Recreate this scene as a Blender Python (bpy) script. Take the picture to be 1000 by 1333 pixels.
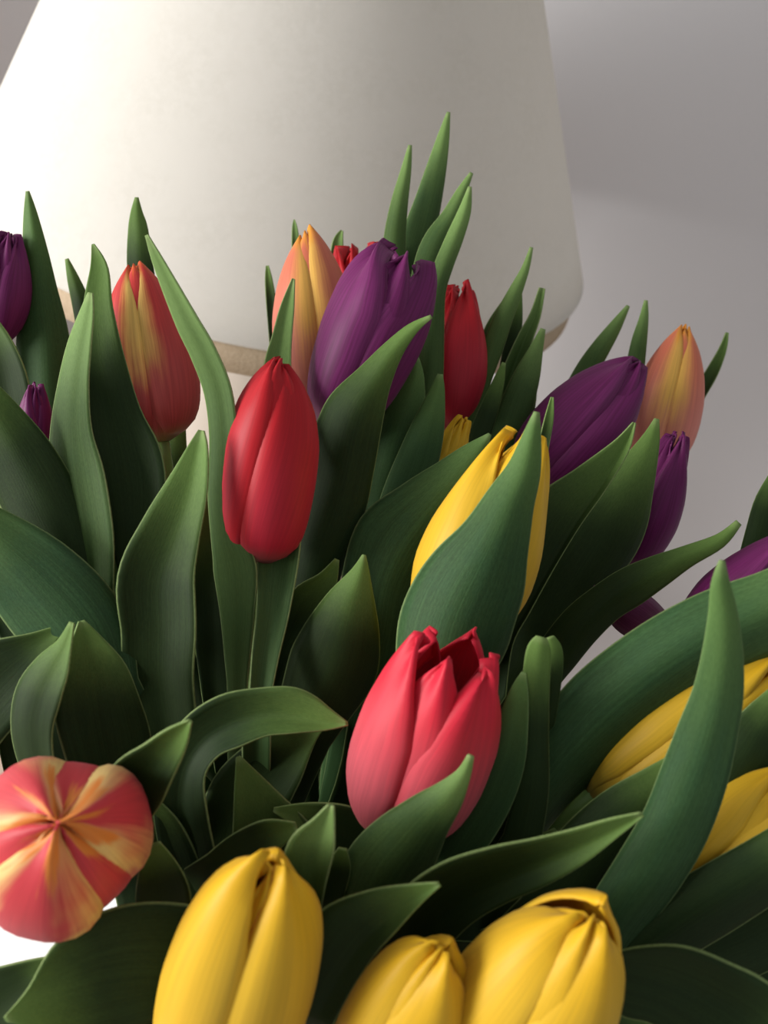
import bpy, math, random
from mathutils import Vector
random.seed(7)
for o in list(bpy.data.objects):
    bpy.data.objects.remove(o)
scene = bpy.context.scene
C = scene.collection
R = math.radians

# ------------------------------------------------------------------ camera
CAM = Vector((0, 0, 1.32)); PITCH = R(37.0); ROLL = R(13.75); FPX = 1110.0
FW = Vector((0, math.cos(PITCH), -math.sin(PITCH)))
X0 = Vector((1, 0, 0)); U0 = Vector((0, math.sin(PITCH), math.cos(PITCH)))
RT = X0*math.cos(ROLL) + U0*math.sin(ROLL)
UP = U0*math.cos(ROLL) - X0*math.sin(ROLL)
cd = bpy.data.cameras.new('camera'); cam = bpy.data.objects.new('camera', cd); C.objects.link(cam)
cam.matrix_world = ((RT.x, UP.x, -FW.x, CAM.x), (RT.y, UP.y, -FW.y, CAM.y), (RT.z, UP.z, -FW.z, CAM.z), (0, 0, 0, 1))
from mathutils import Matrix
cam.matrix_world = Matrix(((RT.x, UP.x, -FW.x, CAM.x), (RT.y, UP.y, -FW.y, CAM.y), (RT.z, UP.z, -FW.z, CAM.z), (0, 0, 0, 1)))
cd.sensor_fit = 'HORIZONTAL'; cd.sensor_width = 36.0; cd.lens = 36.0*FPX/1000.0
cd.clip_start = 0.01
cd.dof.use_dof = True; cd.dof.focus_distance = 0.27; cd.dof.aperture_fstop = 20.0
scene.camera = cam

# ------------------------------------------------------------------ light
w = bpy.data.worlds.new('room_light'); scene.world = w; w.use_nodes = True
w.node_tree.nodes['Background'].inputs[0].default_value = (0.97, 0.98, 1.0, 1)
w.node_tree.nodes['Background'].inputs[1].default_value = 0.36
def area(name, loc, target, sx, sy, power, col):
    l = bpy.data.lights.new(name, 'AREA'); l.shape = 'RECTANGLE'; l.size = sx; l.size_y = sy
    l.energy = power; l.color = col
    o = bpy.data.objects.new(name, l); C.objects.link(o); o.location = loc
    o.rotation_euler = (Vector(target)-Vector(loc)).to_track_quat('-Z', 'Z').to_euler()
    return o
area('window_daylight', (-2.30, -0.50, 1.50), (0.05, 0.45, 1.05), 1.2, 1.2, 86.0, (1.0, 0.98, 0.95))
scene.view_settings.view_transform = 'Standard'
scene.view_settings.look = 'None'
scene.view_settings.exposure = 0.25
scene.view_settings.gamma = 1.0
scene.view_settings.use_curve_mapping = False

# ------------------------------------------------------------------ helpers
def at(x, y, d):
    """point that lies at depth d (metres along the lens axis) on the ray through pixel x, y"""
    return CAM + FW*d + RT*(d*(x-500.0)/FPX) - UP*(d*(y-666.5)/FPX)

def link(name, me, mat=None, parent=None, smooth=True):
    if mat: me.materials.append(mat)
    if smooth:
        for p in me.polygons: p.use_smooth = True
    o = bpy.data.objects.new(name, me); C.objects.link(o)
    if parent:
        o.parent = parent; o.matrix_parent_inverse = Matrix.Translation(-parent.location)
    return o

def grid_mesh(name, rows, uvs):
    n, m = len(rows), len(rows[0])
    verts = [tuple(v) for r in rows for v in r]
    faces = [(i*m+j, i*m+j+1, (i+1)*m+j+1, (i+1)*m+j) for i in range(n-1) for j in range(m-1)]
    me = bpy.data.meshes.new(name); me.from_pydata(verts, [], faces)
    fl = [u for r in uvs for u in r]
    uv = me.uv_layers.new(name='UVMap')
    for lp in me.loops: uv.data[lp.index].uv = fl[lp.vertex_index]
    return me

def solid(o, t, off=0.0):
    m = o.modifiers.new('thickness', 'SOLIDIFY'); m.thickness = t; m.offset = off
    return o

def lathe(name, prof, seg=64, closed=False):
    verts, faces = [], []
    n = len(prof)
    for k in range(seg):
        a = 2*math.pi*k/seg
        for r, z in prof: verts.append((r*math.cos(a), r*math.sin(a), z))
    for k in range(seg):
        k2 = (k+1) % seg
        for i in range(n-1 if not closed else n):
            i2 = (i+1) % n
            faces.append((k*n+i, k2*n+i, k2*n+i2, k*n+i2))
    me = bpy.data.meshes.new(name); me.from_pydata(verts, [], faces)
    return me

def box(name, x0, x1, y0, y1, z0, z1, bev=0.0):
    v = [(x, y, z) for x in (x0, x1) for y in (y0, y1) for z in (z0, z1)]
    f = [(0,1,3,2), (4,6,7,5), (0,4,5,1), (2,3,7,6), (0,2,6,4), (1,5,7,3)]
    me = bpy.data.meshes.new(name); me.from_pydata(v, [], f)
    return me

def tube(name, pts, rad, seg=10):
    verts, faces = [], []
    n = len(pts)
    ref = Vector((1, 0.3, 0.1)).normalized()
    for i, p in enumerate(pts):
        t = (pts[min(i+1, n-1)]-pts[max(i-1, 0)]).normalized()
        a = t.cross(ref).normalized(); b = t.cross(a)
        r = rad[i] if isinstance(rad, list) else rad
        for k in range(seg):
            th = 2*math.pi*k/seg
            verts.append(tuple(p+(a*math.cos(th)+b*math.sin(th))*r))
    for i in range(n-1):
        for k in range(seg):
            k2 = (k+1) % seg
            faces.append((i*seg+k, i*seg+k2, (i+1)*seg+k2, (i+1)*seg+k))
    verts += [tuple(pts[0]), tuple(pts[-1])]
    for k in range(seg):
        k2 = (k+1) % seg
        faces.append((n*seg, k2, k)); faces.append((n*seg+1, (n-1)*seg+k, (n-1)*seg+k2))
    me = bpy.data.meshes.new(name); me.from_pydata(verts, [], faces)
    return me

def cr(vals, t):
    """Catmull-Rom through a list of tuples, t in [0, len-1]"""
    n = len(vals); i = min(int(t), n-2); f = t-i
    p0 = vals[max(i-1, 0)]; p1 = vals[i]; p2 = vals[i+1]; p3 = vals[min(i+2, n-1)]
    return tuple(0.5*(2*b+(c-a)*f+(2*a-5*b+4*c-d)*f*f+(3*b-a-3*c+d)*f**3) for a, b, c, d in zip(p0, p1, p2, p3))

def lerp_tab(tab, x):
    for (x0, y0), (x1, y1) in zip(tab, tab[1:]):
        if x <= x1:
            f = (x-x0)/(x1-x0); f = max(0, f)
            return y0+(y1-y0)*f
    return tab[-1][1]

def smooth_tab(tab, n=60):
    """dense smoothed copy of a table"""
    v = [lerp_tab(tab, i/n) for i in range(n+1)]
    for _ in range(14):
        v = [v[0]]+[(v[i-1]+2*v[i]+v[i+1])/4 for i in range(1, n)]+[v[n]]
    return [(i/n, v[i]) for i in range(n+1)]

# ------------------------------------------------------------------ materials
class NT:
    def __init__(self, name):
        self.m = bpy.data.materials.new(name); self.m.use_nodes = True
        self.t = self.m.node_tree; self.t.nodes.clear()
        self.out = self.n('ShaderNodeOutputMaterial')
    def n(self, k, **kw):
        x = self.t.nodes.new(k)
        for a, b in kw.items(): setattr(x, a, b)
        return x
    def l(self, a, b): self.t.links.new(a, b)
    def put(self, sock, v):
        if hasattr(v, 'is_output'): self.l(v, sock)
        elif isinstance(v, (tuple, list)): sock.default_value = tuple(v)+((1,) if len(v) == 3 and sock.type == 'RGBA' else ())
        else: sock.default_value = v
    def math(self, op, a, b=0.0, c=None):
        x = self.n('ShaderNodeMath', operation=op); self.put(x.inputs[0], a); self.put(x.inputs[1], b)
        if c is not None: self.put(x.inputs[2], c)
        return x.outputs[0]
    def mix(self, f, a, b):
        x = self.n('ShaderNodeMix', data_type='RGBA'); self.put(x.inputs[0], f); self.put(x.inputs[6], a); self.put(x.inputs[7], b)
        return x.outputs[2]
    def step(self, v, a, b):
        x = self.n('ShaderNodeMapRange', interpolation_type='SMOOTHSTEP'); self.put(x.inputs[0], v)
        x.inputs[1].default_value = a; x.inputs[2].default_value = b
        return x.outputs[0]
    def noise(self, vec, scale, detail=2.0, rough=0.5):
        x = self.n('ShaderNodeTexNoise'); self.l(vec, x.inputs['Vector']); x.inputs['Scale'].default_value = scale
        x.inputs['Detail'].default_value = detail; x.inputs['Roughness'].default_value = rough
        return x.outputs[0]
    def principled(self, col, rough=0.5, spec=0.4, bump=None, bstr=0.1, bdist=0.001, sheen=0.0, trans=0.0, tcol=None):
        p = self.n('ShaderNodeBsdfPrincipled'); self.put(p.inputs['Base Color'], col); self.put(p.inputs['Roughness'], rough)
        p.inputs['Specular IOR Level'].default_value = spec
        if sheen: p.inputs['Sheen Weight'].default_value = sheen; p.inputs['Sheen Roughness'].default_value = 0.5
        if bump is not None:
            b = self.n('ShaderNodeBump'); b.inputs['Strength'].default_value = bstr; b.inputs['Distance'].default_value = bdist
            self.l(bump, b.inputs['Height']); self.l(b.outputs[0], p.inputs['Normal'])
        sh = p.outputs[0]
        if trans:
            t = self.n('ShaderNodeBsdfTranslucent'); self.put(t.inputs[0], tcol if tcol is not None else col)
            ms = self.n('ShaderNodeMixShader'); ms.inputs[0].default_value = trans
            self.l(sh, ms.inputs[1]); self.l(t.outputs[0], ms.inputs[2]); sh = ms.outputs[0]
        self.l(sh, self.out.inputs[0])
        return self.m
    def uv(self):
        t = self.n('ShaderNodeTexCoord'); s = self.n('ShaderNodeSeparateXYZ'); self.l(t.outputs['UV'], s.inputs[0])
        return s.outputs[0], s.outputs[1]
    def vec(self, x, y, z):
        c = self.n('ShaderNodeCombineXYZ')
        for i, v in enumerate((x, y, z)): self.put(c.inputs[i], v)
        return c.outputs[0]
    def rnd(self):
        return self.n('ShaderNodeObjectInfo').outputs['Random']
    def objco(self):
        return self.n('ShaderNodeTexCoord').outputs['Object']

def leaf_material(name, body, tip, edge):
    k = NT(name); u, v = k.uv(); r = k.rnd()
    au = k.math('MULTIPLY', k.math('ABSOLUTE', k.math('SUBTRACT', u, 0.5)), 2.0)
    veins = k.noise(k.vec(k.math('MULTIPLY', u, 60.0), k.math('MULTIPLY', v, 1.2), k.math('MULTIPLY', r, 90.0)), 1.0, 3.0)
    blot = k.noise(k.vec(k.math('MULTIPLY', u, 3.0), k.math('MULTIPLY', v, 6.0), k.math('MULTIPLY', r, 50.0)), 1.6, 4.0, 0.6)
    c = k.mix(k.step(veins, 0.3, 0.75), [x*0.82 for x in body], [x*1.2 for x in body])
    c = k.mix(k.math('MULTIPLY', k.step(blot, 0.4, 0.75), 0.45), c, (body[0]*0.8, body[1]*0.9, body[2]*1.15))
    c = k.mix(k.math('MULTIPLY', r, 0.35), c, (body[0]*1.35, body[1]*1.15, body[2]*0.7))
    tf = k.math('SUBTRACT', 1.0, k.step(k.math('ADD', v, k.math('MULTIPLY', blot, 0.08)), 0.03, 0.52))
    c = k.mix(tf, c, tip)
    t2 = k.math('SUBTRACT', 1.0, k.step(v, 0.0, 0.05))
    c = k.mix(k.math('MULTIPLY', t2, 0.6), c, edge)
    c = k.mix(k.math('MULTIPLY', k.step(au, 0.955, 1.0), 0.7), c, edge)
    fine = k.noise(k.vec(k.math('MULTIPLY', u, 90.0), k.math('MULTIPLY', v, 70.0), k.math('MULTIPLY', r, 30.0)), 1.0, 3.0, 0.7)
    fm = k.n('ShaderNodeMix', data_type='RGBA', blend_type='MULTIPLY'); fm.inputs[0].default_value = 0.5
    k.l(c, fm.inputs[6]); k.l(k.mix(k.step(fine, 0.25, 0.75), (0.55, 0.6, 0.55), (1.35, 1.3, 1.35)), fm.inputs[7]); c = fm.outputs[2]
    return k.principled(c, 0.6, 0.16, k.math('ADD', veins, fine), 0.18, 0.0004, 0.0, 0.18, k.mix(0.45, c, (0.14, 0.32, 0.03)))

LEAF = leaf_material('leaf_green', (0.020, 0.041, 0.011), (0.150, 0.260, 0.060), (0.28, 0.38, 0.14))
LEAFB = leaf_material('leaf_blue_green', (0.040, 0.094, 0.034), (0.125, 0.230, 0.062), (0.26, 0.36, 0.14))

LEAFT = leaf_material('leaf_lit', (0.060, 0.115, 0.034), (0.210, 0.340, 0.100), (0.34, 0.44, 0.18))  # lighter copy of the leaf green, backlight put into body and tip colour

def petal_material(name, mid, edge, base, e0=0.45, e1=1.0, vlo=0.0, vhi=0.2, bv=0.16, tipc=None, bloom=None, streak=0.18, edge_amt=1.0, tipv=(0.7, 1.0), blot=0.3):
    k = NT(name); u, v = k.uv(); r = k.rnd()
    au = k.math('MULTIPLY', k.math('ABSOLUTE', k.math('SUBTRACT', u, 0.5)), 2.0)
    nz = k.noise(k.vec(k.math('MULTIPLY', u, 44.0), k.math('MULTIPLY', v, 2.2), k.math('MULTIPLY', r, 70.0)), 1.0, 4.0, 0.6)
    nb = k.noise(k.vec(k.math('MULTIPLY', u, 4.0), k.math('MULTIPLY', v, 3.0), k.math('MULTIPLY', r, 40.0)), 1.0, 2.0)
    pert = k.math('ADD', k.math('MULTIPLY', k.math('SUBTRACT', nz, 0.5), 0.22), k.math('MULTIPLY', k.math('SUBTRACT', nb, 0.5), blot))
    m = mid
    if bloom is not None:
        m = k.mix(k.math('SUBTRACT', 1.0, k.step(v, 0.25, 0.85)), mid, bloom)
    ef = k.math('MULTIPLY', k.step(k.math('ADD', au, pert), e0, e1), k.step(k.math('ADD', v, pert), vlo, vhi))
    c = k.mix(k.math('MULTIPLY', ef, edge_amt), m, edge)
    if tipc is not None:
        c = k.mix(k.step(k.math('ADD', v, pert), tipv[0], tipv[1]), c, tipc)
    c = k.mix(k.math('SUBTRACT', 1.0, k.step(k.math('ADD', v, k.math('MULTIPLY', pert, 0.3)), 0.0, bv)), c, base)
    dk = k.n('ShaderNodeMix', data_type='RGBA', blend_type='MULTIPLY'); k.put(dk.inputs[0], streak)
    k.l(c, dk.inputs[6]); k.l(k.mix(k.step(nz, 0.3, 0.7), (0.45, 0.4, 0.4), (1.25, 1.25, 1.25)), dk.inputs[7])
    c = dk.outputs[2]
    return k.principled(c, 0.5, 0.3, nz, 0.06, 0.0004, 0.06, 0.25, c)

PURPLE = petal_material('petal_purple', (0.185, 0.016, 0.125), (0.290, 0.045, 0.205), (0.36, 0.15, 0.25), 0.5, 1.1, bv=0.14, streak=0.45)
PALEP = petal_material('petal_purple_worn', (0.17, 0.028, 0.105), (0.20, 0.04, 0.13), (0.50, 0.42, 0.36), 0.5, 1.1, bv=0.55, streak=0.5)
RED = petal_material('petal_red', (0.52, 0.008, 0.016), (0.58, 0.012, 0.02), (0.42, 0.09, 0.09), 0.4, 1.0, bv=0.14, bloom=(0.54, 0.022, 0.045), streak=0.22)
PINK = petal_material('petal_coral', (0.78, 0.035, 0.060), (0.70, 0.02, 0.04), (0.42, 0.36, 0.06), 0.75, 1.1, bv=0.15, bloom=(0.82, 0.16, 0.20), streak=0.2, tipc=(0.74, 0.02, 0.05), tipv=(0.6, 1.0))
FLAME = petal_material('petal_flame', (0.66, 0.050, 0.045), (0.92, 0.62, 0.16), (0.34, 0.20, 0.05), 0.42, 0.82, vlo=0.22, vhi=0.56, bv=0.10, bloom=(0.56, 0.10, 0.09), streak=0.28, tipc=(0.74, 0.14, 0.03), tipv=(0.93, 1.0))
SALMON = petal_material('petal_salmon', (0.74, 0.20, 0.11), (0.88, 0.53, 0.11), (0.55, 0.30, 0.12), 0.25, 0.85, vlo=0.12, vhi=0.55, bv=0.1, bloom=(0.76, 0.26, 0.20), streak=0.18, tipc=(0.85, 0.36, 0.04), tipv=(0.85, 1.0))
FLAMET = petal_material('petal_flame_pale', (0.70, 0.060, 0.075), (0.92, 0.66, 0.24), (0.45, 0.10, 0.06), 0.18, 0.80, vlo=0.32, vhi=0.66, bv=0.10, bloom=(0.70, 0.10, 0.14), streak=0.15, tipc=(0.86, 0.28, 0.05), tipv=(0.90, 1.0), blot=1.1)
YELLOW = petal_material('petal_yellow', (0.80, 0.50, 0.028), (0.84, 0.54, 0.04), (0.62, 0.44, 0.06), 0.4, 1.0, bv=0.2, streak=0.14, tipc=(0.84, 0.50, 0.015), tipv=(0.7, 1.0))

k = NT('stem_green'); co = k.objco()
STEM = k.principled(k.mix(k.noise(co, 160.0, 3.0), (0.14, 0.26, 0.06), (0.22, 0.36, 0.10)), 0.45, 0.35, trans=0.1, tcol=(0.2, 0.35, 0.06))
k = NT('shade_paper'); co = k.objco()
fib = k.noise(co, 260.0, 6.0, 0.7); mot = k.noise(co, 38.0, 4.0, 0.6)
SHADE = k.principled(k.mix(k.step(mot, 0.3, 0.7), k.mix(k.step(fib, 0.35, 0.7), (0.82, 0.80, 0.745), (0.89, 0.87, 0.82)), (0.87, 0.85, 0.80)), 0.9, 0.1, fib, 0.15, 0.0008, trans=0.38, tcol=(0.90, 0.86, 0.78))
k = NT('trim_linen'); co = k.objco()
nz = k.noise(co, 420.0, 4.0, 0.7)
TRIM = k.principled(k.mix(nz, (0.34, 0.25, 0.16), (0.62, 0.50, 0.36)), 0.95, 0.1, nz, 0.4, 0.001)
k = NT('cream_ceramic'); co = k.objco()
CERAMIC = k.principled(k.mix(k.noise(co, 30.0, 3.0), (0.42, 0.36, 0.30), (0.48, 0.42, 0.36)), 0.45, 0.4)
k = NT('white_glaze'); co = k.objco()
GLAZE = k.principled(k.mix(k.noise(co, 20.0, 3.0), (0.70, 0.69, 0.67), (0.75, 0.74, 0.72)), 0.25, 0.5)
k = NT('brass'); p = k.n('ShaderNodeBsdfPrincipled'); p.inputs['Base Color'].default_value = (0.6, 0.45, 0.22, 1); p.inputs['Metallic'].default_value = 1.0
p.inputs['Roughness'].default_value = 0.35; k.l(p.outputs[0], k.out.inputs[0]); BRASS = k.m
k = NT('wall_paint'); co = k.objco()
nz = k.noise(co, 190.0, 5.0, 0.6); nl = k.noise(co, 2.2, 2.0)
WALL = k.principled(k.mix(nl, (0.76, 0.745, 0.755), (0.80, 0.785, 0.795)), 0.85, 0.2, nz, 0.25, 0.0012)
k = NT('table_wood'); co = k.objco()
mp = k.n('ShaderNodeMapping'); mp.inputs['Scale'].default_value = (1.0, 14.0, 14.0); k.l(co, mp.inputs[0])
nz = k.noise(mp.outputs[0], 5.0, 5.0, 0.6)
WOOD = k.principled(k.mix(nz, (0.58, 0.42, 0.33), (0.72, 0.56, 0.46)), 0.45, 0.4)
k = NT('floor_boards'); co = k.objco()
mp = k.n('ShaderNodeMapping'); mp.inputs['Scale'].default_value = (1.0, 12.0, 12.0); k.l(co, mp.inputs[0])
FLOORM = k.principled(k.mix(k.noise(mp.outputs[0], 4.0, 4.0), (0.30, 0.22, 0.16), (0.40, 0.30, 0.22)), 0.5, 0.3)

# ------------------------------------------------------------------ setting
def structure(name, me, mat):
    o = link(name, me, mat, smooth=False); o['kind'] = 'structure'; return o
WALL_Y = 0.90
structure('wall_back', box('wall_back', -2.2, 2.2, WALL_Y, WALL_Y+0.1, 0.0, 2.6), WALL)
structure('added_shadow_wall', box('added_shadow_wall', -0.78, -0.60, 0.56, WALL_Y, 0.0, 2.6), WALL)  # unseen stub, added to keep window light off the left of wall_back
structure('floor', box('floor', -2.2, 2.2, -1.5, WALL_Y, -0.05, 0.0), FLOORM)
structure('baseboard_back', box('baseboard_back', -2.2, 2.2, WALL_Y-0.015, WALL_Y, 0.0, 0.09), GLAZE)

def thing(name, loc, label, cat, group=None):
    o = bpy.data.objects.new(name, None); C.objects.link(o); o.location = loc
    o.empty_display_size = 0.02
    o['label'] = label; o['category'] = cat
    if group: o['group'] = group
    return o

TZ = 0.72
t = thing('side_table', (-0.30, 0.42, 0.0), 'pale wooden side table under the vase and the lamp', 'table')
def tb(name, *a):
    o = link(name, box(name, *a), WOOD, t, smooth=False)
    b = o.modifiers.new('bevel', 'BEVEL'); b.width = 0.004; b.segments = 2
tb('table_top', -0.59, 0.16, -0.02, 0.86, TZ-0.03, TZ)
for lx in (-0.57, 0.07):
    for ly in (0.01, 0.78):
        tb('leg', lx, lx+0.05, ly, ly+0.05, 0.0, TZ-0.03)
tb('apron', -0.53, 0.09, 0.02, 0.04, TZ-0.10, TZ-0.03)
tb('apron', -0.53, 0.09, 0.80, 0.82, TZ-0.10, TZ-0.03)

# lamp: paper cone shade with a tan trim ring below its rim, on a cream base
LX, LY = -0.1185, 0.6195
RIM_Z = 1.32-0.2184; RS = 0.22; SL = 0.4920; SH = 0.30
lamp = thing('table_lamp', (LX, LY, TZ), 'table lamp with a large cream cone shade behind the tulips', 'lamp')
def lp(name, prof, mat, closed=False, seg=96):
    me = lathe(name, prof, seg, closed)
    for v in me.vertices: v.co.x += LX; v.co.y += LY
    return link(name, me, mat, lamp)
th = 0.0016
out = [(RS-0.004, RIM_Z-0.0012), (RS-0.0012, RIM_Z-0.0004), (RS, RIM_Z+0.0014)]+[(RS-SL*SH*i/12, RIM_Z+0.0014+SH*i/12) for i in range(1, 13)]
inn = [(r-th, z) for r, z in reversed(out[2:])]
lp('shade', out+inn, SHADE, True).data.materials[0]
o = lp('shade_trim', [(RS-0.0055, RIM_Z-0.019), (RS-0.0035, RIM_Z-0.0185), (RS-0.003, RIM_Z-0.001), (RS-0.006, RIM_Z+0.004), (RS-0.0075, RIM_Z-0.0185)], TRIM, True)
o['label'] = 'tan linen trim ring'
body = [(0.0, TZ), (0.085, TZ), (0.088, TZ+0.006), (0.084, TZ+0.016), (0.070, TZ+0.03), (0.078, TZ+0.07), (0.092, TZ+0.13), (0.094, TZ+0.18),
        (0.086, TZ+0.24), (0.074, TZ+0.30), (0.060, TZ+0.345), (0.040, TZ+0.372), (0.024, TZ+0.385), (0.020, TZ+0.40), (0.0, TZ+0.40)]
sm = []
for i in range((len(body)-1)*4+1): sm.append(cr(body, i/4))
sm = [(max(r, 0.0), max(z, TZ)) for r, z in sm]
lp('lamp_base', sm, CERAMIC)
lp('socket', [(0.0, TZ+0.398), (0.016, TZ+0.398), (0.017, TZ+0.44), (0.014, TZ+0.455), (0.0, TZ+0.455)], BRASS, seg=32)
lp('stem_rod', [(0.0, TZ+0.45), (0.004, TZ+0.45), (0.004, RIM_Z+0.297), (0.0, RIM_Z+0.297)], BRASS, seg=16)
RT_TOP = RS-SL*SH-0.001
for kk in range(3):
    a = R(120*kk+20); z = RIM_Z+SH-0.005
    link('shade_spoke', tube('shade_spoke', [Vector((LX, LY, z)), Vector((LX+RT_TOP*math.cos(a), LY+RT_TOP*math.sin(a), z))], 0.0018, 8), BRASS, lamp)

# vase
NECK = Vector((0.0, 0.19, 0.945))
vase = thing('vase', (NECK.x, NECK.y, TZ), 'rounded white ceramic vase holding the tulip bouquet', 'vase')
vo = [(0.0, 0), (0.070, 0), (0.078, 0.004), (0.130, 0.05), (0.152, 0.10), (0.138, 0.155), (0.090, 0.20), (0.066, 0.222), (0.070, 0.238)]
vi = [(0.065, 0.238), (0.061, 0.222), (0.085, 0.197), (0.132, 0.152), (0.146, 0.10), (0.124, 0.052), (0.07, 0.012), (0.0, 0.010)]
sm = [cr(vo, i/4) for i in range((len(vo)-1)*4+1)]+[cr(vi, i/4) for i in range((len(vi)-1)*4+1)]
sm = [(max(r, 0), max(z, 0)) for r, z in sm]
me = lathe('vase_body', sm, 72)
for v in me.vertices: v.co.x += NECK.x; v.co.y += NECK.y; v.co.z += TZ
link('vase_body', me, GLAZE, vase)

# ------------------------------------------------------------------ tulips
PROF = {
 'bud':   [(0, .22), (.03, .56), (.09, .80), (.20, .95), (.34, 1.0), (.52, .96), (.70, .79), (.85, .54), (.94, .32), (1, .13)],
 'slim':  [(0, .22), (.08, .52), (.2, .82), (.38, 1.0), (.55, .96), (.72, .80), (.88, .55), (1, .30)],
 'open':  [(0, .20), (.05, .48), (.12, .72), (.25, .93), (.40, 1.0), (.60, .98), (.80, .84), (.92, .70), (1, .60)],
 'vase':  [(0, .22), (.04, .50), (.12, .72), (.28, .90), (.50, 1.0), (.70, .98), (.86, .84), (.95, .66), (1, .48)],
 'shield': [(0, .30), (.03, .68), (.09, .84), (.22, .95), (.42, 1.0), (.62, .96), (.78, .78), (.90, .50), (.96, .30), (1, .10)],
 'blunt': [(0, .20), (.05, .55), (.14, .82), (.30, .98), (.48, 1.0), (.66, .93), (.80, .78), (.90, .56), (.96, .36), (1, .14)],
 'round': [(0, .20), (.05, .55), (.14, .82), (.30, .98), (.48, 1.0), (.66, .93), (.80, .76), (.90, .50), (.96, .26), (1, .05)],
}
PROF = {a: smooth_tab(b) for a, b in PROF.items()}
WID = {
 'bud':   [(0, .6), (.12, .95), (.35, 1.0), (.65, 1.0), (.80, .95), (.9, .82), (.96, .62), (1, .15)],
 'semi': [(0, .6), (.12, .95), (.35, 1.0), (.6, .96), (.76, .80), (.88, .56), (.96, .28), (1, .05)],
 'point': [(0, .55), (.15, .92), (.35, 1.0), (.58, .94), (.75, .74), (.88, .48), (.96, .25), (1, .04)],
}

def petal(tul, O, ex, ey, ez, L, Rr, ang, inner, prof, wid, mat, rng, jag=0.0, amax=68.0, tipin=1.0, outward=0.0, tuck=0.17, twist=0.0):
    NV, NU = 22, 14
    rows, uvs = [], []
    ls = 1.0+rng.uniform(-.03, .03)-(0.02 if inner else 0)
    rs = 0.86 if inner else 1.0
    ph = rng.uniform(0, 6.28); sk = rng.uniform(-.06, .06)
    for i in range(NV+1):
        v = i/NV; v = 1-(1-v)**1.15
        rp = lerp_tab(PROF[prof], v)*Rr*rs
        if outward: rp += Rr*outward*max(0, v-.25)**1.3
        A = R(amax)*lerp_tab(WID[wid], v)
        row, uvr = [], []
        for j in range(NU+1):
            u = -1+2*j/NU
            r = rp*(1-0.03*u*u-tuck*abs(u)**4)
            r += Rr*0.030*u*(1 if v > .06 else v/.06)            # one edge over, one edge under
            r *= 1-0.020*math.exp(-(u/.13)**2)*(1-v)             # faint keel line
            r += Rr*jag*0.5*math.sin(ph+u*5.5+v*3)*v**3
            th = ang+u*A+sk*v*v+twist*v
            z = L*ls*(v-(0.035+0.03*jag)*abs(u)**2*v**4)
            if jag: z += L*jag*0.16*math.sin(ph*2+u*9)*max(0, v-.8)*abs(u)
            row.append(O+ex*(r*math.cos(th))+ey*(r*math.sin(th))+ez*z)
            uvr.append((j/NU, v))
        rows.append(row); uvs.append(uvr)
    o = link('petal', grid_mesh('petal', rows, uvs), mat, tul)
    return solid(o, 0.0006)

TUL = {}
def tulip(key, label, mat, base, tip, rpx, rot=60, prof='bud', wid='bud', jag=0.0, amax=68.0, group='tulips in the bouquet', lenk=1.0, tuck=0.17, twist=0.0, via=None):
    O = at(*base); T = at(*tip)
    ez = (T-O).normalized(); L = (T-O).length*lenk
    dm = (base[2]+tip[2])/2
    Rr = rpx*dm/FPX
    tc = CAM-(O+T)/2
    ex = (tc-ez*tc.dot(ez)).normalized(); ey = ez.cross(ex)
    rng = random.Random(key)
    a = rng.uniform(0, 6.28); rr = 0.046*math.sqrt(rng.random())
    # stems gather in the mouth on the side they lean from
    out = Vector((O.x-NECK.x, O.y-NECK.y, 0))*0.22
    N = NECK+out+Vector((math.cos(a), math.sin(a), 0))*rr*0.45
    root = thing('tulip', (N.x, N.y, NECK.z-0.19), label, 'tulip', group)
    for kk in range(3):
        petal(root, O, ex, ey, ez, L, Rr, R(rot+120*kk), False, prof, wid, mat, rng, jag, amax, tuck=tuck, twist=R(twist))
    for kk in range(3):
        petal(root, O, ex, ey, ez, L, Rr, R(rot+60+120*kk), True, 'round' if prof == 'blunt' else prof, wid, mat, rng, jag, amax*0.95, tuck=tuck, twist=R(twist))
    # stem
    S = O+ez*0.004
    lead = min(0.055, (O-N).length*0.35)
    p1 = O-ez*lead; p2 = N+Vector((0, 0, 0.05))
    if via: p1 = at(*via)+(at(*via)-O)*0.5
    pts = []
    for i in range(17):
        q = i/16
        pts.append(S*(1-q)**3+p1*(3*q*(1-q)**2)+p2*(3*q*q*(1-q))+N*q**3)
    low = N+Vector(((NECK.x-N.x)*0.9, (NECK.y-N.y)*0.9, -0.19))
    for i in range(1, 5): pts.append(N.lerp(low, i/4))
    link('stem', tube('stem', pts, 0.0031, 10), STEM, root)
    TUL[key] = (root, N, pts)
    return root, O, ex, ey, ez, L, Rr

tulip('far_left', 'purple tulip cut by the left edge of the photo, above the small purple bud', PURPLE, (-8, 452, .300), (14, 303, .298), 36, 50, 'slim', 'point', .3)
tulip('small_bud', 'small purple tulip bud peeking out between leaves at the far left', PURPLE, (44, 618, .278), (46, 500, .272), 24, 70, 'slim', 'point', .2)
tulip('flame', 'red and yellow striped tulip standing upright against the lamp shade on the left', FLAME, (208, 574, .280), (176, 346, .274), 62, 52, 'bud', 'bud', 0, 68)
tulip('salmon_mid', 'salmon orange tulip with yellow streaks beside the central purple tulip', SALMON, (418, 525, .318), (397, 300, .312), 56, 62, 'bud', 'bud')
tulip('purple_mid', 'large purple tulip leaning right at the centre, before the lamp shade', PURPLE, (430, 560, .292), (532, 326, .286), 66, 56, 'vase', 'semi', .35, 72)
tulip('red_right', 'red tulip half hidden behind leaves, right of the central purple tulip', RED, (584, 566, .330), (600, 368, .330), 46, 25, 'slim', 'point', .3)
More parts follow.
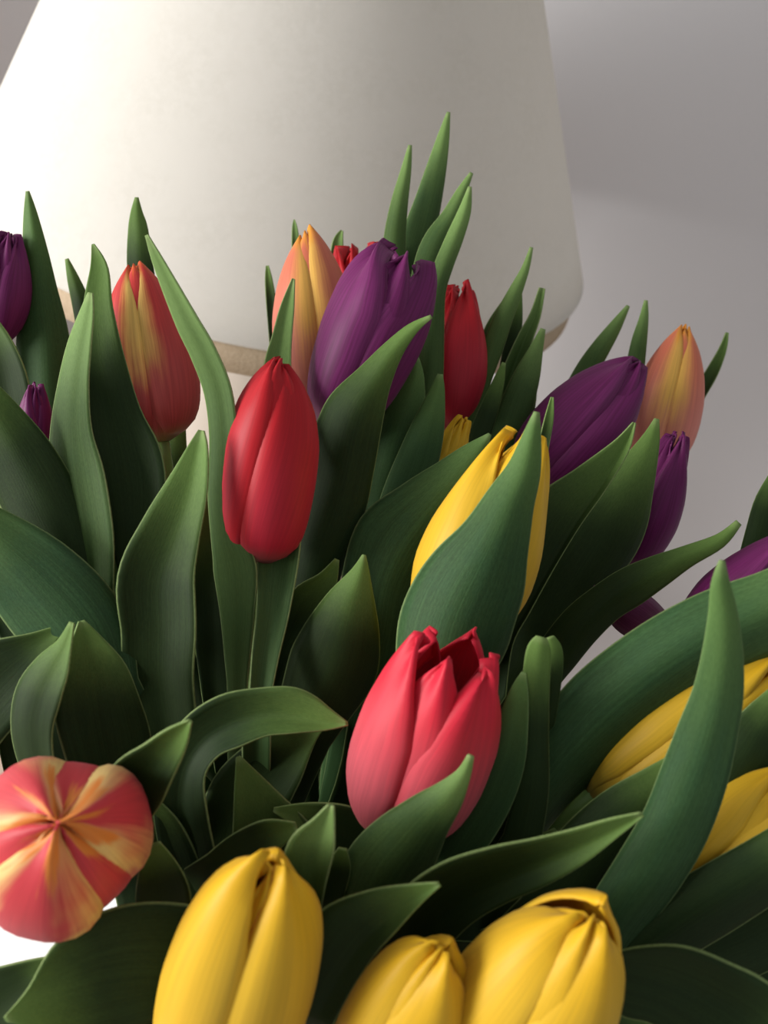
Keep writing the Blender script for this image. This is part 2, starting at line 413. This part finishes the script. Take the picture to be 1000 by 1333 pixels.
tulip('red_back', 'red tulip showing only its jagged tip between the salmon and purple tulips', RED, (464, 490, .342), (470, 318, .342), 40, 40, 'open', 'point', .5)
tulip('red_left', 'closed bright red tulip left of centre with a long leaf beside it', RED, (340, 728, .258), (367, 466, .246), 62, 14, 'shield', 'bud', .15, 72, twist=42)
tulip('yellow_mid', 'yellow tulip mostly wrapped by one broad green leaf', YELLOW, (572, 858, .252), (684, 562, .242), 80, 62, 'slim', 'point', .2)
tulip('yellow_back', 'small yellow bud peeking up below the half hidden red tulip', YELLOW, (566, 640, .302), (605, 545, .296), 22, 45, 'slim', 'point', .3)
tulip('coral', 'coral pink tulip with open pointed petals at the centre of the bouquet', PINK, (508, 1086, .228), (602, 832, .208), 92, 52, 'open', 'point', .16, 66)
tulip('purple_right', 'dark purple tulip leaning right, left of the orange tulip', PURPLE, (690, 630, .322), (832, 472, .312), 62, 64, 'bud', 'bud', .2)
tulip('orange_right', 'orange tulip with a yellow streak standing against the grey wall', SALMON, (848, 606, .355), (893, 424, .350), 46, 66, 'bud', 'bud')
tulip('purple_under', 'slim purple tulip right below the orange tulip, behind a broad leaf', PURPLE, (822, 745, .300), (884, 564, .292), 38, 30, 'slim', 'point', .2, via=(772, 790, .315))
pr_ = tulip('purple_edge', 'purple tulip cut by the right edge of the photo, one petal hanging loose', PURPLE, (884, 850, .264), (1062, 700, .250), 54, 50, 'slim', 'point', .2)
tulip('yellow_edge', 'yellow tulip at the right edge, mostly hidden under a broad drooping leaf', YELLOW, (772, 1036, .230), (1020, 846, .222), 62, 60, 'slim', 'point', .1)
tulip('yellow_low_edge', 'yellow tulip at the right edge, lower one of two, between broad leaves', YELLOW, (880, 1158, .218), (1045, 1004, .210), 62, 62, 'slim', 'point', .1)
tulip('flame_top', 'red and yellow tulip at the lower left, seen from above', FLAMET, (84, 1114, .216), (76, 1070, .166), 117, 92, 'round', 'bud', .12, 61, tuck=0.36, via=(66, 1232, .236))
tulip('yellow_front', 'large yellow tulip in front at the lower left, next to the striped tulip', YELLOW, (272, 1405, .205), (358, 1116, .168), 100, 58, 'blunt', 'bud', .1)
tulip('yellow_low', 'smaller yellow tulip at the bottom edge between two larger yellow tulips', YELLOW, (470, 1440, .205), (578, 1232, .172), 80, 40, 'blunt', 'bud', .1)
tulip('yellow_front_right', 'large yellow tulip leaning right at the bottom edge, right of centre', YELLOW, (606, 1420, .200), (776, 1188, .166), 106, 66, 'blunt', 'bud', .1)

# ------------------------------------------------------------------ leaves
NL = 10
def leaf(key, rows, d0, d1, cl=0.5, crr=None, p=1.6, tilt=0.0, mat=LEAF, ext=True):
    """rows from tip to base: (x, y, w) or (x, y, w_left, w_right); d0, d1 depth at tip and base;
    cl, crr: how far the left and right halves fold towards (+) or away from (-) the viewer"""
    if crr is None: crr = cl
    root, N, spts = TUL[key]
    rows = [r if len(r) == 4 else (r[0], r[1], r[2], r[2]) for r in rows]
    acc = [0.0]
    for a, b in zip(rows, rows[1:]): acc.append(acc[-1]+math.hypot(b[0]-a[0], b[1]-a[1]))
    data = [(r[0], r[1], r[2], r[3], d0+(d1-d0)*s/acc[-1], s/acc[-1]) for r, s in zip(rows, acc)]
    n = (len(data)-1)*5
    dense = [cr(data, i/5) for i in range(n+1)]
    out, uvs = [], []
    for i, q in enumerate(dense):
        a = dense[max(i-1, 0)]; b = dense[min(i+1, n)]
        tx, ty = b[0]-a[0], b[1]-a[1]; m = math.hypot(tx, ty) or 1.0; tx /= m; ty /= m
        nx, ny = ty, -tx
        row, uvr = [], []
        for j in range(NL+1):
            s = -1+2*j/NL
            wpx = max(0.3, q[2] if s < 0 else q[3])
            c_ = cl if s < 0 else crr
            wm = wpx*q[4]/FPX
            wav = 0.10*math.sin(q[5]*9+s*2+len(rows))*abs(s)**2
            dd = q[4]-c_*wm*abs(s)**p+tilt*wm*s+wav*wm
            row.append(at(q[0]+nx*wpx*s, q[1]+ny*wpx*s, dd))
            uvr.append((j/NL, min(1.0, max(0, q[5]))))
        out.append(row); uvs.append(uvr)
    if ext:
        # the hidden lower blade narrows and clasps its own stem above the vase mouth
        last = out[-1]; prev = out[-2]
        c0 = last[NL//2]; dirv = (c0-prev[NL//2]).normalized()
        end = N.lerp(NECK+Vector((0, 0, 0.0)), 0.2)+Vector((0, 0, 0.012))
        p1 = c0+dirv*0.03; p2 = end+Vector((0, 0, 0.05))
        lat0 = (last[-1]-last[0]); w0 = lat0.length/2; lat0.normalize()
        off = [v-c0 for v in last]
        for i in range(1, 9):
            f = i/8
            c = c0*(1-f)**3+p1*(3*f*(1-f)**2)+p2*(3*f*f*(1-f))+end*f**3
            sc = max(0.12, 1-0.9*f) if w0*(1-0.9*f) > 0.004 else 0.004/max(w0, 0.001)
            out.append([c+v*sc for v in off]); uvs.append([(j/NL, 1.0) for j in range(NL+1)])
    o = link('leaf', grid_mesh('leaf', out, uvs), mat, root)
    return solid(o, 0.0005)

# --- upper left
leaf('far_left', [(36,249,2),(40,280,9),(46,330,17),(50,380,25),(55,430,33),(58,480,37),(60,560,36)], .300, .302, -.5, mat=LEAFB)
leaf('far_left', [(-36,392,8),(-14,440,24),(2,490,32),(10,540,34),(18,600,32)], .283, .285, .3)
leaf('small_bud', [(-48,470,8),(-12,535,32),(30,608,48),(66,680,48),(92,750,34)], .244, .248, -.4)
leaf('small_bud', [(-66,640,8),(-14,700,44),(50,762,64),(104,826,66),(138,900,46)], .236, .240, -.3, mat=LEAFB)
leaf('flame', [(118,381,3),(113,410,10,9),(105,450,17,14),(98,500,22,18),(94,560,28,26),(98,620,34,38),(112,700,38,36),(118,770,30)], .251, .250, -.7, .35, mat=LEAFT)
leaf('flame', [(121,318,2),(128,350,11,13),(126,400,18,21),(131,470,28,32),(146,540,36,38),(160,600,40,52),(168,660,36,46),(168,745,14,14)], .262, .253, .2, .1)
leaf('far_left', [(87,337,2),(96,365,8),(106,395,12),(115,430,15),(122,480,16)], .318, .316, -.4)
leaf('flame', [(178,257,2),(178,278,8),(180,300,13),(183,350,17),(192,420,18),(200,480,16)], .312, .310, -.4)
leaf('flame', [(228,556,14),(224,620,18),(212,690,15)], .296, .292, -.3)
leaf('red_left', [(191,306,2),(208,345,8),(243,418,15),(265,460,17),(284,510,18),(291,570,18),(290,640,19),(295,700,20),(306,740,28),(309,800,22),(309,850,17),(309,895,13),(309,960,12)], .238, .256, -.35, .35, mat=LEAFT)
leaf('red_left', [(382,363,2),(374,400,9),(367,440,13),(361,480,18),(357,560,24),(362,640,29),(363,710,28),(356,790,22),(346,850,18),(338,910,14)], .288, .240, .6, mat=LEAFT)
leaf('red_left', [(262,560,4,4),(257,585,14,14),(246,640,34,24),(226,700,48,34),(206,758,54,48),(206,820,49,49),(206,880,46,46),(216,940,40,40),(230,1010,30,30)], .240, .246, .2, .6)
leaf('red_left', [(276,640,10),(272,740,18),(275,820,22),(280,900,18),(288,960,15)], .266, .268, .2)
# --- left middle
leaf('flame_top', [(94,810,3),(84,838,10),(68,868,23),(50,905,30),(42,950,27),(50,1000,22),(70,1050,20)], .222, .226, -.6, .5)
leaf('flame_top', [(106,808,4),(114,835,24,20),(124,875,48,42),(130,920,60,54),(138,970,56,60),(150,1020,50),(165,1070,40)], .232, .236, .5, -.2)
leaf('flame_top', [(88,812,3),(52,838,18),(8,876,50),(-44,925,62)], .240, .238, .2)
leaf('red_left', [(168,866,2),(184,915,15),(204,975,28),(225,1040,26)], .246, .246, -.3)
leaf('small_bud', [(-22,764,4),(0,798,13),(20,836,16),(40,880,18)], .262, .262, .2)
leaf('coral', [(453,942,2,2),(422,942,25,9),(382,935,40,20),(342,933,38,26),(302,944,42,30),(266,966,40,26),(242,1004,38,26),(236,1060,36,34),(250,1130,36,34)], .222, .224, .2, .9, p=1.2)
leaf('flame_top', [(248,938,2),(230,960,17),(207,988,28),(178,1022,40),(150,1070,36)], .186, .206, .7, .4)
leaf('flame_top', [(198,1098,10),(206,1130,26),(212,1165,36),(214,1210,34)], .204, .212, .2)
leaf('yellow_front', [(6,1326,4,2),(45,1302,50,18),(95,1282,80,62),(160,1268,80,88),(230,1268,60,92),(300,1280,60,80)], .182, .200, -.2, .15)
leaf('flame_top', [(88,1244,3),(42,1268,20),(0,1300,44),(-44,1332,58)], .205, .208, .2)
# --- top centre
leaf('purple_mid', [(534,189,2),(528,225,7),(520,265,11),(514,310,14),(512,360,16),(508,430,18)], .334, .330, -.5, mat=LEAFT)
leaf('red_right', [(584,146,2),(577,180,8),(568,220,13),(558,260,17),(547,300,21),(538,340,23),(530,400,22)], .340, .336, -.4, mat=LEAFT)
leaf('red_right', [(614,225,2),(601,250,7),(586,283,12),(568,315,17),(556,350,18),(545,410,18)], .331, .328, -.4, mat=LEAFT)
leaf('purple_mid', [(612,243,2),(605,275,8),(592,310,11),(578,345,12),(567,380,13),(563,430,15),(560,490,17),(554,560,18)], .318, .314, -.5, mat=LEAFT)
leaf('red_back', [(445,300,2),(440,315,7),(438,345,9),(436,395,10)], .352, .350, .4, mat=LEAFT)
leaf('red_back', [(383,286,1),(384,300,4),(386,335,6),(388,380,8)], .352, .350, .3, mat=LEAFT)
leaf('salmon_mid', [(348,346,2),(350,365,5),(354,400,7),(360,450,9)], .350, .346, .3)
leaf('purple_mid', [(562,412,2,2),(537,429,8,7),(511,457,14,14),(489,492,25,22),(470,530,42,32),(460,560,48,36),(450,605,52,38),(436,660,50,40),(414,720,44,38),(396,790,34,34)], .262, .274, -.75, -.3)
leaf('yellow_back', [(541,463,3),(540,490,12),(529,530,24),(514,580,27),(500,640,26),(480,700,24)], .296, .294, -.5, mat=LEAFB)
leaf('yellow_back', [(573,487,3),(569,510,10),(559,550,20),(547,590,26),(530,640,30),(510,700,30)], .288, .286, -.5, mat=LEAFB)
leaf('yellow_mid', [(638,565,2,2),(619,592,19,12),(590,628,34,28),(558,664,48,42),(524,708,64,52),(500,760,56,50),(490,820,48,45),(480,880,40,40)], .262, .264, -.5, mat=LEAFB)
leaf('red_left', [(439,728,3),(426,755,14,14),(406,785,30,26),(385,825,30),(365,870,25),(350,920,20)], .268, .268, .3)
leaf('coral', [(474,722,2),(469,746,13),(457,785,34),(446,825,50),(434,865,58),(414,910,50),(395,960,36)], .244, .250, -.45)
# --- right of centre
leaf('yellow_mid', [(699,536,3),(693,565,11),(682,612,22),(663,655,33),(645,700,46),(624,745,64),(602,790,72),(588,830,72),(574,880,60),(560,950,42)], .220, .232, -.55, mat=LEAFB)
leaf('yellow_mid', [(719,517,2),(715,545,6),(707,585,7),(700,640,8)], .262, .260, .3)
leaf('purple_right', [(826,550,2,2),(812,585,18,7),(782,635,42,7),(750,682,62,6),(717,738,62,5),(686,794,56,5),(662,838,48,6),(640,900,36,20)], .258, .262, .55, .9, p=1.0)
leaf('purple_under', [(855,545,3),(846,575,13),(826,620,28),(803,665,44),(780,710,56,46),(750,760,64,34),(720,810,62,22),(690,870,46,12)], .278, .276, -.35)
leaf('purple_under', [(962,680,4),(937,704,9),(895,724,14),(858,743,21),(822,763,26),(790,786,28,24),(762,816,34,22),(738,856,40,15),(714,905,44,5),(700,965,42,4)], .248, .258, -.5)
leaf('coral', [(705,829,7),(701,848,16),(697,900,18),(695,960,19),(692,1030,22),(680,1090,25)], .208, .216, -.3)
leaf('coral', [(716,829,5),(721,848,11),(720,885,11),(714,940,8)], .215, .220, -.3)
leaf('coral', [(682,875,3),(676,900,12),(668,940,20),(656,990,28),(635,1040,32),(606,1085,34),(575,1130,30)], .210, .218, -.35, .2, mat=LEAFB)
leaf('coral', [(613,983,4),(603,1008,10),(583,1036,22),(556,1064,34),(527,1098,48),(500,1134,54),(480,1176,50)], .190, .206, -.55, mat=LEAFT)
# --- top right cluster
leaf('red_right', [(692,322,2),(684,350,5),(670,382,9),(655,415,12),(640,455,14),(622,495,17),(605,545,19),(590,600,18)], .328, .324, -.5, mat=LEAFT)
leaf('red_right', [(655,393,2),(641,425,8),(632,460,11),(622,520,12)], .342, .340, .3)
leaf('purple_right', [(676,373,3),(672,420,8),(664,460,10),(655,520,12)], .346, .342, -.3)
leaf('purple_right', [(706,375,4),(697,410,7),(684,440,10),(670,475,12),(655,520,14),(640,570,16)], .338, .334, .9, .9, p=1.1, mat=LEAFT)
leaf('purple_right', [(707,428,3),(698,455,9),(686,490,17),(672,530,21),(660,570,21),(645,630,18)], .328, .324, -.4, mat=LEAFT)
leaf('yellow_back', [(656,472,2),(648,500,8),(636,535,12),(622,575,14),(610,620,14)], .314, .312, -.4)
leaf('purple_right', [(696,488,3),(690,520,8),(680,560,11),(670,610,12)], .340, .336, -.3)
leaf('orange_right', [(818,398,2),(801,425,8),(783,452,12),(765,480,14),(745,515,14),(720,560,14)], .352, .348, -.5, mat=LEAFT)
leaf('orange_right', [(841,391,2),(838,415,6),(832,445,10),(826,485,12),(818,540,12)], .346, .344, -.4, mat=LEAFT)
leaf('orange_right', [(947,433,2),(941,455,5),(927,485,8),(908,517,9),(888,555,10),(868,600,10)], .368, .364, .5)
leaf('purple_edge', [(1022,596,5),(1002,650,18),(990,700,21),(976,760,22)], .268, .264, -.3)
# --- right side
leaf('purple_edge', [(1165,700,3,3),(1125,722,24,22),(1075,752,40,38),(1005,792,50,54),(942,820,56,60),(890,850,60,62),(840,885,62,64),(790,926,62,62),(750,966,56,56),(712,1012,45,45),(680,1065,35,35)], .204, .222, -.55, -.9, mat=LEAFB)
leaf('yellow_edge', [(940,729,3,3),(938,760,12,12),(942,800,20,18),(942,850,28,25),(936,900,34,32),(925,950,42,36),(906,1010,46,42),(880,1075,46,44),(845,1135,46,44),(800,1200,42,40),(760,1270,36,36)], .186, .206, -.5, -.3, mat=LEAFB)
leaf('yellow_edge', [(892,980,8),(852,1028,32),(806,1074,48),(762,1130,56),(720,1195,50)], .210, .214, -.3)
leaf('yellow_edge', [(1034,880,8),(994,945,34),(962,1000,42),(928,1056,42)], .212, .214, -.3)
leaf('yellow_low_edge', [(1135,1012,3),(1102,1040,16),(1065,1072,28),(1002,1126,42),(942,1164,46),(890,1196,46),(842,1232,42),(792,1285,36)], .196, .206, -.4)
leaf('yellow_low_edge', [(1150,1122,3),(1110,1146,22),(1065,1176,38),(985,1220,46),(905,1256,42),(840,1300,36)], .212, .214, -.2)
leaf('yellow_front_right', [(1085,1450,3,3),(1030,1390,40,50),(975,1336,60,78),(922,1302,56,72),(872,1278,50,60),(828,1264,33,62),(790,1258,16,50)], .178, .194, .7, -.3, p=1.2)
leaf('yellow_front_right', [(837,1060,3,3),(801,1080,16,10),(752,1104,26,22),(702,1126,36,28),(652,1146,46,30),(602,1172,56,32),(560,1206,58,36),(520,1256,50,40)], .186, .208, 1.0, .3, p=1.3)
leaf('yellow_low', [(572,1151,3,3),(542,1169,21,10),(504,1196,46,20),(468,1230,68,24),(440,1272,74,24),(412,1325,70,24)], .178, .196, .15, .7, p=1.2)
leaf('yellow_front', [(431,1048,4,4),(424,1072,18,12),(415,1104,40,20),(408,1150,44,16),(400,1205,40,14),(390,1260,34,14)], .186, .200, .3, .9, p=1.1, mat=LEAFT)
# --- dim interior
leaf('coral', [(356,1054,3),(398,1064,20),(440,1080,34),(482,1102,36),(520,1134,30)], .226, .230, .2)
leaf('yellow_front', [(386,1076,6),(352,1088,22),(312,1106,22),(278,1126,16)], .208, .214, .3)
leaf('coral', [(432,938,2),(404,952,14),(362,990,40),(322,1040,52),(300,1100,46)], .244, .250, .2)
leaf('yellow_low', [(446,1104,5),(441,1130,16),(430,1170,16)], .206, .210, .3)
leaf('yellow_edge', [(748,935,3),(742,965,22),(722,1026,42),(690,1092,42)], .250, .254, .1)
leaf('yellow_mid', [(572,650,3),(560,700,22),(540,790,50),(520,880,55),(500,960,50)], .272, .276, .2)
leaf('small_bud', [(0,860,3),(20,910,30),(60,1000,55),(110,1080,60)], .246, .252, .2)

leaf('yellow_front_right', [(724,1080,3),(690,1120,28),(640,1180,50),(590,1250,55),(540,1330,50)], .222, .228, .1)
leaf('yellow_low', [(310,985,3),(332,1040,30),(360,1110,60),(390,1200,70),(400,1280,60)], .226, .232, .1)
leaf('flame_top', [(168,1012,3),(174,1040,24),(190,1090,50),(210,1160,60),(230,1240,60)], .222, .226, .1)

leaf('yellow_low_edge', [(1130,1200,3),(1050,1250,38),(965,1290,50),(880,1330,50)], .216, .220, .1)
leaf('yellow_front_right', [(860,1300,3),(825,1335,26),(790,1375,34),(750,1420,34)], .212, .216, .1)

# the loose petal hanging from the purple tulip at the right edge
root, O, ex, ey, ez, L, Rr = pr_
rows, uvs = [], []
pl = [(890,846,6,.264),(870,832,16,.266),(848,814,26,.266),(824,798,30,.266),(798,782,22,.268),(770,770,8,.270)]
for i in range(21):
    q = cr(pl, i/4); row, uvr = [], []
    a = cr(pl, max(i/4-.2, 0)); b = cr(pl, min(i/4+.2, 5))
    tx, ty = b[0]-a[0], b[1]-a[1]; m = math.hypot(tx, ty); nx, ny = ty/m, -tx/m
    for j in range(9):
        s = -1+j/4
        row.append(at(q[0]+nx*q[2]*s, q[1]+ny*q[2]*s, q[3]+0.5*q[2]*q[3]/FPX*s*s)); uvr.append((j/8, i/20))
    rows.append(row); uvs.append(uvr)
solid(link('petal', grid_mesh('petal', rows, uvs), PALEP, root), 0.0006)
